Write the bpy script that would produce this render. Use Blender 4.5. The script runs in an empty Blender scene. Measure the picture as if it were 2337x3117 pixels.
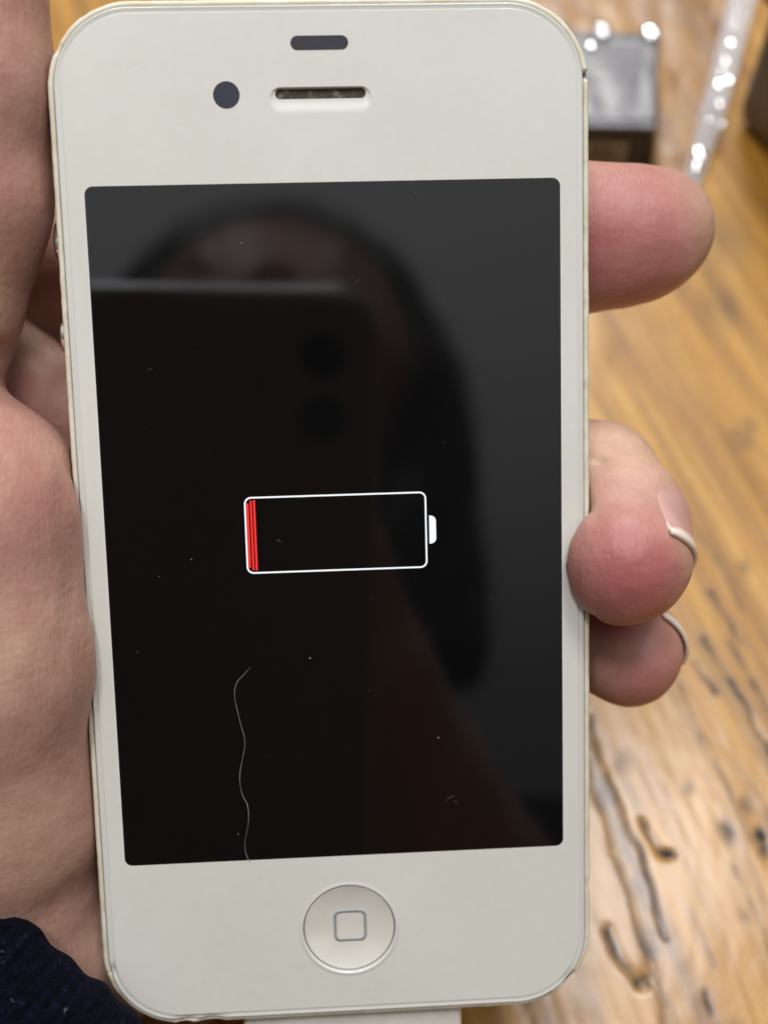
import bpy, bmesh, math, random
import numpy as np
from mathutils import Matrix, Vector

MM = 0.001
rng = np.random.default_rng(7)
random.seed(7)
sc = bpy.context.scene
col = sc.collection

# ------------------------------------------------------------------ camera
cam_d = bpy.data.cameras.new("camera")
cam_d.sensor_fit = 'VERTICAL'
cam_d.sensor_height = 36.0
cam_d.lens = 39.9
cam_d.clip_start = 0.002
cam_d.clip_end = 20.0
cam_d.dof.use_dof = True
cam_d.dof.focus_distance = 0.123
cam_d.dof.aperture_fstop = 39.9 / 2.7
cam = bpy.data.objects.new("camera", cam_d)
col.objects.link(cam)
cam.location = (0, 0, 0.173)
cam.rotation_euler = (math.radians(31), 0, 0)
sc.camera = cam

# ------------------------------------------------------------------ world: dim room, paler towards the ceiling
w = bpy.data.worlds.new("World")
sc.world = w
w.use_nodes = True
nt = w.node_tree
bg = nt.nodes["Background"]
tc = nt.nodes.new("ShaderNodeTexCoord")
sx = nt.nodes.new("ShaderNodeSeparateXYZ")
cr = nt.nodes.new("ShaderNodeValToRGB")
nt.links.new(tc.outputs["Generated"], sx.inputs[0])
nt.links.new(sx.outputs["Z"], cr.inputs[0])
nt.links.new(cr.outputs[0], bg.inputs["Color"])
cr.color_ramp.elements[0].position = 0.0
cr.color_ramp.elements[0].color = (0.10, 0.09, 0.08, 1)
cr.color_ramp.elements[1].position = 1.0
cr.color_ramp.elements[1].color = (1.1, 1.11, 1.14, 1)
e = cr.color_ramp.elements.new(0.55)
e.color = (0.23, 0.225, 0.215, 1)
e = cr.color_ramp.elements.new(0.85)
e.color = (0.90, 0.91, 0.93, 1)
bg.inputs["Strength"].default_value = 1.0

def area(name, loc, target, size, power, color, sy=None):
    d = bpy.data.lights.new(name, 'AREA')
    d.shape = 'RECTANGLE'
    d.size = size
    d.size_y = sy or size
    d.energy = power
    d.color = color
    o = bpy.data.objects.new(name, d)
    col.objects.link(o)
    o.location = loc
    o.rotation_euler = (Vector(target) - Vector(loc)).to_track_quat('-Z', 'Y').to_euler()
    return o
# the ceiling lamp, and a second lamp farther into the room
area("ceiling_lamp", (0.34, 0.42, 1.55), (0.03, 0.08, 0), 0.34, 9.5, (1.0, 0.97, 0.94))
area("far_ceiling_lamp", (0.1, 1.5, 1.4), (0, 0.1, 0.05), 0.4, 17.0, (1.0, 0.96, 0.90))
area("near_ceiling_lamp", (-0.25, 0.10, 1.4), (0.0, 0.06, 0.04), 0.2, 7.0, (0.97, 0.98, 1.0))

sc.view_settings.view_transform = 'Standard'
sc.view_settings.look = 'None'
sc.view_settings.exposure = 0.0
sc.view_settings.gamma = 1.0
sc.cycles.max_bounces = 8
sc.cycles.transparent_max_bounces = 8
sc.cycles.sample_clamp_indirect = 6.0

# ------------------------------------------------------------------ phone frame in the world
RW = Matrix(((0.99832466, -0.02607481, 0.05165243),
             (0.05270656, 0.77812932, -0.62588879),
             (-0.02387234, 0.62756263, 0.77820001)))
TW = Vector((-5.28167687, 62.09199421, 65.25184729)) * MM
PM = Matrix.Translation(TW) @ RW.to_4x4()
RWn = np.array(RW); TWn = np.array(TW) / MM
def p2w(P):                       # phone-frame mm -> world mm
    return np.asarray(P, float) @ RWn.T + TWn
def w2p(P):
    return (np.asarray(P, float) - TWn) @ RWn

# ------------------------------------------------------------------ helpers
def tag(o, label=None, cat=None, group=None, kind=None):
    if label: o['label'] = label
    if cat: o['category'] = cat
    if group: o['group'] = group
    if kind: o['kind'] = kind
    return o
def empty(name, mat=None, loc=None):
    o = bpy.data.objects.new(name, None)
    o.empty_display_size = 0.01
    col.objects.link(o)
    if mat is not None: o.matrix_world = mat
    if loc is not None: o.location = loc
    return o
def mk(name, verts, faces, mat=None, parent=None, smooth=True, scale=MM, attrs=None, off=None):
    """one mesh object; verts in mm in the frame of the parent (minus off)"""
    me = bpy.data.meshes.new(name)
    v = np.asarray(verts, float)
    if off is not None: v = v - np.asarray(off)
    v = v * scale
    if isinstance(faces, np.ndarray): faces = faces.tolist()
    me.from_pydata(v.tolist(), [], faces)
    me.update()
    if smooth: me.polygons.foreach_set('use_smooth', [True] * len(me.polygons))
    if mat: me.materials.append(mat)
    if attrs:
        for k, a in attrs.items():
            at = me.attributes.new(k, 'FLOAT', 'POINT')
            at.data.foreach_set('value', np.asarray(a, np.float32))
    o = bpy.data.objects.new(name, me)
    col.objects.link(o)
    if parent: o.parent = parent
    return o
def sharp(o, ang=35):
    me = o.data
    bm = bmesh.new(); bm.from_mesh(me)
    for ed in bm.edges:
        if len(ed.link_faces) == 2 and ed.calc_face_angle(0) > math.radians(ang): ed.smooth = False
    bm.to_mesh(me); bm.free()
    return o
def fixn(o):
    bm = bmesh.new(); bm.from_mesh(o.data)
    bmesh.ops.recalc_face_normals(bm, faces=bm.faces)
    bm.to_mesh(o.data); bm.free()
    return o

def rr(hx, hy, r, n=96, cx=0, cy=0, p=2.0):
    """rounded rectangle loop, n points evenly by parameter, CCW"""
    r = min(r, hx - 1e-6, hy - 1e-6)
    pts = []
    segs = [((hx, -hy + r), (hx, hy - r)), None, ((hx - r, hy), (-hx + r, hy)), None,
            ((-hx, hy - r), (-hx, -hy + r)), None, ((-hx + r, -hy), (hx - r, -hy)), None]
    cc = [None, (hx - r, hy - r, 0), None, (-hx + r, hy - r, 90), None, (-hx + r, -hy + r, 180), None, (hx - r, -hy + r, 270)]
    q = n // 8
    for i in range(8):
        if segs[i]:
            a, b = np.array(segs[i][0]), np.array(segs[i][1])
            for k in range(q): pts.append(a + (b - a) * k / q)
        else:
            x, y, a0 = cc[i]
            for k in range(q):
                t = math.radians(a0 + 90 * k / q)
                pts.append(np.array((x + r * math.cos(t), y + r * math.sin(t))))
    return np.array(pts) + (cx, cy)
def loft(loops, close_first=False, close_last=False):
    V, F = [], []
    n = len(loops[0])
    for L in loops: V += [tuple(p) for p in L]
    for i in range(len(loops) - 1):
        for k in range(n):
            a, b = i * n + k, i * n + (k + 1) % n
            F.append((a, b, b + n, a + n))
    if close_first: F.append(tuple(range(n))[::-1])
    if close_last: F.append(tuple(range((len(loops) - 1) * n, len(loops) * n)))
    return V, F
def z3(L, z):
    L = np.asarray(L)
    return np.c_[L, np.full(len(L), z)]
def filled(loops, z):
    """flat plate at z with an outline loop and hole loops"""
    bm = bmesh.new()
    ed = []
    for L in loops:
        vs = [bm.verts.new((p[0], p[1], z)) for p in L]
        for i in range(len(vs)): ed.append(bm.edges.new((vs[i], vs[(i + 1) % len(vs)])))
    bmesh.ops.triangle_fill(bm, edges=ed, use_beauty=True, use_dissolve=False)
    for f in bm.faces:
        if f.normal.z < 0: f.normal_flip()
    bm.normal_update()
    for f in bm.faces:
        if f.normal.z < 0: f.normal_flip()
    bm.verts.index_update()
    V = [tuple(v.co) for v in bm.verts]; F = [tuple(v.index for v in f.verts) for f in bm.faces]
    bm.free()
    return V, F
def tube(P, R, n=10, caps=True):
    P = np.asarray(P, float); R = np.broadcast_to(np.asarray(R, float), (len(P),))
    T = np.gradient(P, axis=0); T /= np.linalg.norm(T, axis=1)[:, None]
    up = np.array((0.1, 0.2, 1.0)); L = []
    for p, t, r in zip(P, T, R):
        s = np.cross(t, up); s /= np.linalg.norm(s); u = np.cross(s, t)
        a = np.arange(n) * 2 * math.pi / n
        L.append(p + r * (np.outer(np.cos(a), s) + np.outer(np.sin(a), u)))
    return loft(L, caps, caps)
def box(c, h, bev=0.0, seg=3):
    bm = bmesh.new()
    bmesh.ops.create_cube(bm, size=2)
    bmesh.ops.scale(bm, vec=h, verts=bm.verts)
    if bev: bmesh.ops.bevel(bm, geom=bm.edges[:], offset=bev, segments=seg, affect='EDGES', profile=0.5)
    bmesh.ops.translate(bm, vec=c, verts=bm.verts)
    bm.verts.index_update()
    V = [tuple(v.co) for v in bm.verts]; F = [tuple(v.index for v in f.verts) for f in bm.faces]
    bm.free()
    return V, F
def catmull(P, m=8):
    P = np.asarray(P, float); Q = np.vstack([2 * P[0] - P[1], P, 2 * P[-1] - P[-2]]); o = []
    for i in range(1, len(Q) - 2):
        for t in np.arange(m) / m:
            a, b, c, d = Q[i - 1], Q[i], Q[i + 1], Q[i + 2]
            o.append(0.5 * (2 * b + (c - a) * t + (2 * a - 5 * b + 4 * c - d) * t * t + (3 * b - 3 * c + d - a) * t ** 3))
    o.append(P[-1]); return np.array(o)

# ------------------------------------------------------------------ value noise (numpy)
_tab = rng.random((64, 64, 64)).astype(np.float32)
def vnoise(P):
    P = np.asarray(P, np.float32)
    i = np.floor(P).astype(int); f = P - i; f = f * f * (3 - 2 * f)
    o = np.zeros(len(P), np.float32)
    for dx in (0, 1):
        for dy in (0, 1):
            for dz in (0, 1):
                wgt = (f[:, 0] if dx else 1 - f[:, 0]) * (f[:, 1] if dy else 1 - f[:, 1]) * (f[:, 2] if dz else 1 - f[:, 2])
                o += wgt * _tab[(i[:, 0] + dx) & 63, (i[:, 1] + dy) & 63, (i[:, 2] + dz) & 63]
    return o * 2 - 1

# ------------------------------------------------------------------ implicit surfaces
class Field:
    def __init__(self, lo, hi, h):
        self.h = h
        self.ax = [np.arange(l, u + h, h, dtype=np.float32) for l, u in zip(lo, hi)]
        self.d = np.full([len(a) for a in self.ax], 30.0, np.float32)
    def region(self, lo, hi):
        s = []
        for a, l, u in zip(self.ax, lo, hi):
            i0 = max(0, int((l - a[0]) / self.h)); i1 = min(len(a), int((u - a[0]) / self.h) + 2)
            s.append(slice(i0, max(i0 + 1, i1)))
        X = np.meshgrid(*[a[k] for a, k in zip(self.ax, s)], indexing='ij', sparse=True)
        return tuple(s), X
    def cone(self, a, b, ra, rb, k=2.0, flat=None):
        """add a tapered capsule with a smooth union of size k; flat=(nx,ny,nz,s) squashes along n"""
        a = np.array(a, float); b = np.array(b, float)
        m = max(ra, rb) + 3 * k + 4
        s, (X, Y, Z) = self.region(np.minimum(a, b) - m, np.maximum(a, b) + m)
        ab = b - a; L2 = max(ab @ ab, 1e-9)
        px, py, pz = X - a[0], Y - a[1], Z - a[2]
        t = np.clip((px * ab[0] + py * ab[1] + pz * ab[2]) / L2, 0, 1)
        qx, qy, qz = px - ab[0] * t, py - ab[1] * t, pz - ab[2] * t
        if flat is not None:
            nx, ny, nz, sc_ = flat
            dn = qx * nx + qy * ny + qz * nz
            qx, qy, qz = qx + dn * nx * (sc_ - 1), qy + dn * ny * (sc_ - 1), qz + dn * nz * (sc_ - 1)
        d = np.sqrt(qx * qx + qy * qy + qz * qz) - (ra + (rb - ra) * t)
        self.smin(s, d, k)
    def smin(self, s, d, k):
        c = self.d[s]
        if k <= 0: self.d[s] = np.minimum(c, d); return
        hh = np.clip(0.5 + 0.5 * (c - d) / k, 0, 1)
        self.d[s] = c * (1 - hh) + d * hh - k * hh * (1 - hh)
    def sub(self, s, d, k):
        c = self.d[s]
        hh = np.clip(0.5 - 0.5 * (c + d) / k, 0, 1)
        self.d[s] = c * (1 - hh) - d * hh + k * hh * (1 - hh)
    def crease(self, P, depth, width):
        P = np.asarray(P, float)
        for a, b in zip(P[:-1], P[1:]):
            s, (X, Y, Z) = self.region(np.minimum(a, b) - 3 * width, np.maximum(a, b) + 3 * width)
            ab = b - a; t = np.clip(((X - a[0]) * ab[0] + (Y - a[1]) * ab[1] + (Z - a[2]) * ab[2]) / (ab @ ab), 0, 1)
            r2 = (X - a[0] - ab[0] * t) ** 2 + (Y - a[1] - ab[1] * t) ** 2 + (Z - a[2] - ab[2] * t) ** 2
            self.d[s] += depth * np.exp(-r2 / width ** 2)
    def mesh(self):
        d = self.d; ins = d < 0
        nx, ny, nz = d.shape
        cnt = np.zeros((nx - 1, ny - 1, nz - 1), np.int8)
        for dx in (0, 1):
            for dy in (0, 1):
                for dz in (0, 1):
                    cnt += ins[dx:nx - 1 + dx, dy:ny - 1 + dy, dz:nz - 1 + dz]
        act = (cnt > 0) & (cnt < 8)
        idx = np.full(act.shape, -1, np.int64)
        C = np.argwhere(act); idx[act] = np.arange(len(C))
        acc = np.zeros((len(C), 3)); num = np.zeros(len(C))
        cor = [(x, y, z) for x in (0, 1) for y in (0, 1) for z in (0, 1)]
        for i in range(8):
            for j in range(i + 1, 8):
                a, b = np.array(cor[i]), np.array(cor[j])
                if abs(a - b).sum() != 1: continue
                A, B = C + a, C + b
                va = d[A[:, 0], A[:, 1], A[:, 2]]; vb = d[B[:, 0], B[:, 1], B[:, 2]]
                m = (va < 0) != (vb < 0)
                t = va[m] / (va[m] - vb[m])
                acc[m] += a + (b - a) * t[:, None]; num[m] += 1
        V = C + acc / num[:, None]
        V = V * self.h + np.array([a[0] for a in self.ax])
        F = []
        for ax in range(3):
            sl0 = [slice(1, -1)] * 3; sl1 = [slice(1, -1)] * 3
            sl0[ax] = slice(0, d.shape[ax] - 1); sl1[ax] = slice(1, d.shape[ax])
            A, B = ins[tuple(sl0)], ins[tuple(sl1)]
            E = np.argwhere(A != B)
            flip = A[E[:, 0], E[:, 1], E[:, 2]]
            base = E.copy()
            u, v = (ax + 1) % 3, (ax + 2) % 3
            base[:, u] += 1; base[:, v] += 1
            def g(du, dv):
                q = base.copy(); q[:, u] += du; q[:, v] += dv
                return idx[q[:, 0], q[:, 1], q[:, 2]]
            Q = np.c_[g(-1, -1), g(0, -1), g(0, 0), g(-1, 0)]
            Q[~flip] = Q[~flip][:, ::-1]
            F.append(Q)
        F = np.vstack(F); F = F[(F >= 0).all(1)]
        return V, F
def smooth_mesh(V, F, it=2, lam=0.5):
    E = np.vstack([F[:, [0, 1]], F[:, [1, 2]], F[:, [2, 3]], F[:, [3, 0]]])
    for _ in range(it):
        s = np.zeros_like(V); n = np.zeros(len(V))
        for a, b in ((0, 1), (1, 0)):
            for k in range(3): s[:, k] += np.bincount(E[:, a], V[E[:, b], k], len(V))
            n += np.bincount(E[:, a], minlength=len(V))
        V = V + lam * (s / np.maximum(n, 1)[:, None] - V)
    return V
def vnormals(V, F):
    a = V[F[:, 2]] - V[F[:, 0]]; b = V[F[:, 3]] - V[F[:, 1]]
    N = np.cross(a, b); o = np.zeros_like(V)
    for k in range(4):
        for c in range(3): o[:, c] += np.bincount(F[:, k], N[:, c], len(V))
    return o / np.maximum(np.linalg.norm(o, axis=1), 1e-9)[:, None]

# ------------------------------------------------------------------ materials
def new_mat(name, base=(0.5, 0.5, 0.5), rough=0.5, metal=0.0, **kw):
    m = bpy.data.materials.new(name); m.use_nodes = True
    b = m.node_tree.nodes["Principled BSDF"]
    b.inputs["Base Color"].default_value = (*base, 1)
    b.inputs["Roughness"].default_value = rough
    b.inputs["Metallic"].default_value = metal
    for k, v in kw.items(): b.inputs[k.replace('_', ' ')].default_value = v
    return m, m.node_tree, b
def N(nt, t, **kw):
    n = nt.nodes.new(t)
    for k, v in kw.items():
        if k in n.inputs: n.inputs[k].default_value = v
        else: setattr(n, k, v)
    return n
def ramp(nt, src, stops):
    r = nt.nodes.new("ShaderNodeValToRGB")
    el = r.color_ramp.elements
    el[0].position, el[0].color = stops[0][0], (*stops[0][1], 1)
    el[1].position, el[1].color = stops[-1][0], (*stops[-1][1], 1)
    for p, c in stops[1:-1]:
        e = el.new(p); e.color = (*c, 1)
    nt.links.new(src, r.inputs[0])
    return r.outputs[0]
def mixc(nt, fac, a, b, blend='MIX'):
    m = nt.nodes.new("ShaderNodeMix"); m.data_type = 'RGBA'; m.blend_type = blend
    for s, v in ((m.inputs[0], fac), (m.inputs[6], a), (m.inputs[7], b)):
        if isinstance(v, (int, float)): s.default_value = v
        elif isinstance(v, tuple): s.default_value = (*v, 1) if len(v) == 3 else v
        else: nt.links.new(v, s)
    return m.outputs[2]
def math_(nt, op, a, b=0.0, c=0.0):
    m = nt.nodes.new("ShaderNodeMath"); m.operation = op
    for s, v in zip(m.inputs, (a, b, c)):
        if isinstance(v, (int, float)): s.default_value = v
        else: nt.links.new(v, s)
    return m.outputs[0]
def noise(nt, scale, detail=2.0, vec=None, rough=0.5, dist=0.0):
    n = N(nt, "ShaderNodeTexNoise", Scale=scale, Detail=detail, Roughness=rough, Distortion=dist)
    if vec is not None: nt.links.new(vec, n.inputs["Vector"])
    return n.outputs["Fac"]
def objco(nt, scale=(1, 1, 1), rot=(0, 0, 0)):
    t = N(nt, "ShaderNodeTexCoord"); m = N(nt, "ShaderNodeMapping")
    m.inputs["Scale"].default_value = scale; m.inputs["Rotation"].default_value = rot
    nt.links.new(t.outputs["Object"], m.inputs["Vector"])
    return m.outputs[0]
def attr(nt, name):
    a = N(nt, "ShaderNodeAttribute"); a.attribute_name = name
    return a.outputs["Fac"]
def bump(nt, b, h, strength=0.3, dist=0.0002, prev=None):
    n = N(nt, "ShaderNodeBump", Strength=strength, Distance=dist)
    nt.links.new(h, n.inputs["Height"])
    if prev is not None: nt.links.new(prev, n.inputs["Normal"])
    nt.links.new(n.outputs[0], b.inputs["Normal"])
    return n.outputs[0]

# painted white under glass, very slightly mottled
M_white, nt, b = new_mat("white_glass", (0.7, 0.7, 0.66), 0.16, Specular_IOR_Level=0.4)
nz = noise(nt, 45, 3, objco(nt)); nz2 = noise(nt, 900, 3, objco(nt))
cw = ramp(nt, nz, [(0.3, (0.615, 0.61, 0.56)), (0.7, (0.655, 0.652, 0.602))])
nt.links.new(mixc(nt, 0.06, cw, nz2, 'OVERLAY'), b.inputs["Base Color"])
rr_ = ramp(nt, noise(nt, 110, 5, objco(nt), 0.6), [(0.3, (0.22,) * 3), (0.7, (0.46,) * 3)])
nt.links.new(rr_, b.inputs["Roughness"])
# chamfered glass edge
M_edge, nt, b = new_mat("glass_edge", (0.62, 0.62, 0.58), 0.25, Coat_Weight=0.5)
# aged cream plastic bezel with brown stains
M_rim, nt, b = new_mat("aged_bezel", (0.7, 0.66, 0.48), 0.4)
c1 = ramp(nt, noise(nt, 260, 4, objco(nt)), [(0.35, (0.62, 0.58, 0.44)), (0.6, (0.70, 0.68, 0.57))])
st = ramp(nt, noise(nt, 420, 3, objco(nt)), [(0.60, (0, 0, 0)), (0.74, (1, 1, 1))])
sm = math_(nt, 'MULTIPLY', st, 0.4)
c2 = mixc(nt, sm, c1, (0.36, 0.25, 0.1))
c3 = mixc(nt, attr(nt, "chip"), c2, (0.06, 0.045, 0.025))
nt.links.new(c3, b.inputs["Base Color"])
bump(nt, b, noise(nt, 900, 3, objco(nt)), 0.5, 0.0001)
M_steel, nt, b = new_mat("steel_band", (0.33, 0.32, 0.31), 0.28, 1.0)
bump(nt, b, noise(nt, 2500, 2, objco(nt)), 0.15, 0.00003)
M_button, nt, b = new_mat("polished_button", (0.75, 0.74, 0.72), 0.15, 1.0)
bump(nt, b, noise(nt, 900, 2, objco(nt)), 0.1, 0.00005)
M_screen, nt, b = new_mat("black_display_glass", (0.0035, 0.0035, 0.004), 0.045, Specular_IOR_Level=0.52)
sd = noise(nt, 55, 4, objco(nt))
smr = ramp(nt, sd, [(0.35, (0.035,) * 3), (0.75, (0.09,) * 3)])
nt.links.new(smr, b.inputs["Roughness"])
M_dark, nt, b = new_mat("sensor_window", (0.022, 0.021, 0.027), 0.12)
nt.links.new(ramp(nt, noise(nt, 500, 2, objco(nt)), [(0.3, (0.018, 0.018, 0.024)), (0.7, (0.03, 0.028, 0.036))]), b.inputs["Base Color"])
M_lens, nt, b = new_mat("camera_window", (0.014, 0.015, 0.026), 0.08)
nt.links.new(ramp(nt, noise(nt, 700, 2, objco(nt)), [(0.3, (0.016, 0.018, 0.03)), (0.7, (0.024, 0.024, 0.045))]), b.inputs["Base Color"])
M_mesh, nt, b = new_mat("dusty_mesh", (0.09, 0.08, 0.06), 0.8)
ch = N(nt, "ShaderNodeTexChecker", Scale=7000.0)
nt.links.new(objco(nt), ch.inputs["Vector"])
lint = ramp(nt, noise(nt, 1100, 4, objco(nt)), [(0.4, (0.045, 0.04, 0.022)), (0.55, (0.10, 0.085, 0.05)), (0.7, (0.26, 0.24, 0.2))])
nt.links.new(mixc(nt, 0.25, lint, ch.outputs[0], 'MULTIPLY'), b.inputs["Base Color"])
bump(nt, b, noise(nt, 2500, 2, objco(nt)), 0.6, 0.0002)
M_home, nt, b = new_mat("home_button_plastic", (0.66, 0.645, 0.58), 0.22, Coat_Weight=0.3)
nt.links.new(ramp(nt, noise(nt, 300, 3, objco(nt)), [(0.3, (0.63, 0.61, 0.54)), (0.7, (0.69, 0.67, 0.61))]), b.inputs["Base Color"])
M_gap, nt, b = new_mat("grimy_gap", (0.30, 0.27, 0.20), 0.6)
nt.links.new(ramp(nt, noise(nt, 900, 3, objco(nt)), [(0.3, (0.16, 0.14, 0.09)), (0.7, (0.42, 0.39, 0.3))]), b.inputs["Base Color"])
M_sym, nt, b = new_mat("grey_print", (0.27, 0.31, 0.31), 0.4)
nt.links.new(ramp(nt, noise(nt, 1500, 2, objco(nt)), [(0.3, (0.25, 0.29, 0.29)), (0.7, (0.31, 0.35, 0.345))]), b.inputs["Base Color"])
def glow(name, c, s):
    m, nt, b = new_mat(name, (0.01, 0.01, 0.01), 0.1)
    b.inputs["Emission Color"].default_value = (*c, 1)
    b.inputs["Emission Strength"].default_value = s
    return m
M_lit = glow("lit_white_pixels", (0.93, 0.96, 1.0), 1.0)
M_red = glow("lit_red_pixels", (1.0, 0.035, 0.03), 0.95)

# ------------------------------------------------------------------ table: varnished rough old wood
LA = [[(33.0, 66), (33.5, 60.6), (34.7, 56.8), (36.0, 52.4), (37.1, 48.0), (38.2, 44.5), (39.1, 41.1), (39.6, 37.5), (40.3, 33.0), (40.9, 31.6)]]
LA2 = [[(31.2, 60), (32.4, 54.2), (33.7, 49.8), (34.7, 44.8), (35.5, 40.4), (36.2, 37.5), (37.0, 34.0), (37.8, 30.5), (38.6, 27.1), (39.3, 21.7), (39.8, 16.3), (41, 6)]]
MID = [[(32.3, 62), (33.9, 54), (36.1, 45.5), (37.4, 38.5), (38.8, 31.5), (38.6, 27)]]
D1 = [[(39.7, 48.8), (40.6, 46.0), (41.7, 44.0), (42.9, 44.0)]]
D2 = [[(32.2, 32.6), (33.6, 29.6), (35.0, 27.1), (36.0, 25.7), (37.0, 26.0)]]
BB = [[(51.0, 75.1), (53.5, 69.8)], [(53.0, 79.5), (54.7, 76.0), (57.8, 68.1), (59.0, 63.9), (60.6, 59.8), (63, 53), (64, 46)], [(57.5, 79), (59.1, 74.5), (61.1, 68.7), (63.5, 62)],
      [(45.3, 24.5), (46.3, 20.3), (47.5, 14)], [(-3, 26), (0.5, 14)], [(1.5, 28), (4, 16)], [(20, 24), (23, 12)], [(-8, 28), (-5, 15)], [(55.5, 88), (59.5, 78.5)]]
FF = [[(49.2, 65.9), (51.9, 59.0), (53.5, 52.4), (55.0, 46.0)], [(47.5, 74), (49.5, 66), (50, 60)], [(52, 42), (55, 33), (56.5, 24)], [(56, 57), (59.5, 47), (60, 38)], [(45, 36), (47.5, 28)],
      [(51, 112), (54, 103), (58, 93), (60.5, 85)], [(40, 118), (45, 105), (48.5, 95)]]
SP = [((38.0, 58.5), 1.3, .5), ((47.5, 53.9), 0.9, .45), ((55.7, 51.3), 1.2, .6), ((57.1, 46.5), 1.2, 1.0), ((51.9, 47.0), 1.3, .75), ((57.4, 44.3), 1.0, .9), ((66.0, 119.5), 1.7, .7), ((68.5, 123), 1.3, .5),
      ((66.5, 152.9), 4.5, .45), ((70.5, 168), 6, .35), ((62, 93), 1.4, .4), ((44, 139), 3, .25), ((52.8, 35), 1, .3), ((49, 19), 1.4, .4)]
def pdist(P, L):
    L = catmull(L, 4) if len(L) > 2 else np.array(L, float)
    best = np.full(len(P), 1e9)
    for a, b in zip(L[:-1], L[1:]):
        ab = b - a; t = np.clip(((P - a) @ ab) / (ab @ ab), 0, 1)
        best = np.minimum(best, ((P - a - t[:, None] * ab) ** 2).sum(1))
    return np.sqrt(best)
def axis_pts(lo, hi, st, far_lo, far_hi):
    a = list(np.arange(lo, hi + 1e-6, st)); s = st; x = hi
    while x < far_hi: s *= 1.35; x = min(far_hi, x + s); a.append(x)
    s = st; x = lo; pre = []
    while x > far_lo: s *= 1.35; x = max(far_lo, x - s); pre.append(x)
    return np.array(pre[::-1] + a)
gx = axis_pts(22, 74, 0.34, -620, 620); gy = axis_pts(10, 130, 0.4, -420, 780)
GX, GY = np.meshgrid(gx, gy, indexing='ij')
P2 = np.c_[GX.ravel(), GY.ravel()]
near = (P2[:, 0] > -20) & (P2[:, 0] < 90) & (P2[:, 1] > 0) & (P2[:, 1] < 190)
wob = np.c_[vnoise(np.c_[P2 / 3.2, np.zeros(len(P2))]), vnoise(np.c_[P2 / 3.2, np.full(len(P2), 9.3)])] * 0.4 \
    + np.c_[vnoise(np.c_[P2 / 1.1, np.full(len(P2), 3.)]), vnoise(np.c_[P2 / 1.1, np.full(len(P2), 5.)])] * 0.15
Q2 = (P2 + wob)[near]
ht = np.zeros(len(P2)); dk = np.zeros(len(P2)); gr = np.zeros(len(P2))
hn = np.zeros(len(Q2)); dn = np.zeros(len(Q2)); gn = np.zeros(len(Q2))
def groove(Ls, depth, wd, dark, dw, grey=0, gw=1):
    global hn, dn, gn
    for L in Ls:
        r = pdist(Q2, L)
        hn -= depth * np.exp(-(r / wd) ** 2)
        dn = np.maximum(dn, dark * np.exp(-(r / dw) ** 2))
        if grey: gn = np.maximum(gn, grey * np.exp(-(r / gw) ** 2))
groove(LA, 0.15, 0.4, 0.85, 0.34, 0.6, 1.2)
groove(LA2, 0.12, 0.4, 0.65, 0.32, 0.55, 1.1)
groove(MID, 0.08, 1.6, 0.25, 0.7, 0.7, 1.5)
groove(D1, 0.25, 0.6, 0.85, 0.34)
groove(D2, 0.25, 0.7, 0.85, 0.42, 0.4, 1.4)
groove([[(42.3, 44.2), (43.0, 44.0)]], 0.2, 0.8, 1.7, 0.6)
groove([[(36, 26), (37, 26.2)]], 0.2, 1.0, 1.9, 0.8)
groove(BB, 0.03, 0.5, 0.72, 0.5, 0.4, 1.4)
groove(FF, 0.0, 0.5, 0.35, 0.4, 0.2, 0.9)
for (c, r, a) in SP:
    q = np.hypot(Q2[:, 0] - c[0], (Q2[:, 1] - c[1]) * 0.8)
    dn = np.maximum(dn, a * np.exp(-(q / r) ** 2)); hn -= 0.05 * a * np.exp(-(q / r) ** 2)
mod = 0.72 + 0.5 * vnoise(np.c_[Q2 / 2.3, np.full(len(Q2), 8.)]) + 0.2 * vnoise(np.c_[Q2 / 0.9, np.full(len(Q2), 2.)])
ht[near] = hn; dk[near] = np.clip(dn * mod, 0, 1); gr[near] = np.clip(np.maximum(gn, dn) * (mod + 0.1), 0, 1)
fade = np.clip(1 - np.maximum(np.maximum(abs(P2[:, 0] - 45) - 160, 0), np.maximum(abs(P2[:, 1] - 120) - 260, 0)) / 60, 0, 1)
ca, sa = math.cos(0.24), math.sin(0.24)
al = P2 @ np.array([sa, -ca]); ac = P2 @ np.array([ca, sa])
low = vnoise(np.c_[ac / 10, al / 30, np.zeros(len(P2))]) * 0.09 + vnoise(np.c_[ac / 3.4, al / 16, np.full(len(P2), 4.)]) * 0.025 \
    + vnoise(np.c_[ac / 1.3, al / 2.6, np.full(len(P2), 7.)]) * 0.015 * near
ht = (ht + low) * fade
V = np.c_[P2, ht]
nX, nY = len(gx), len(gy)
I = np.arange(nX * nY).reshape(nX, nY)
F = np.c_[I[:-1, :-1].ravel(), I[1:, :-1].ravel(), I[1:, 1:].ravel(), I[:-1, 1:].ravel()]
M_wood, nt, b = new_mat("varnished_wood", (0.5, 0.3, 0.12), 0.3, Specular_IOR_Level=0.35, Coat_Weight=0.5, Coat_Roughness=0.19)
vec = objco(nt, (1, 1, 1), (0, 0, -0.31))
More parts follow.
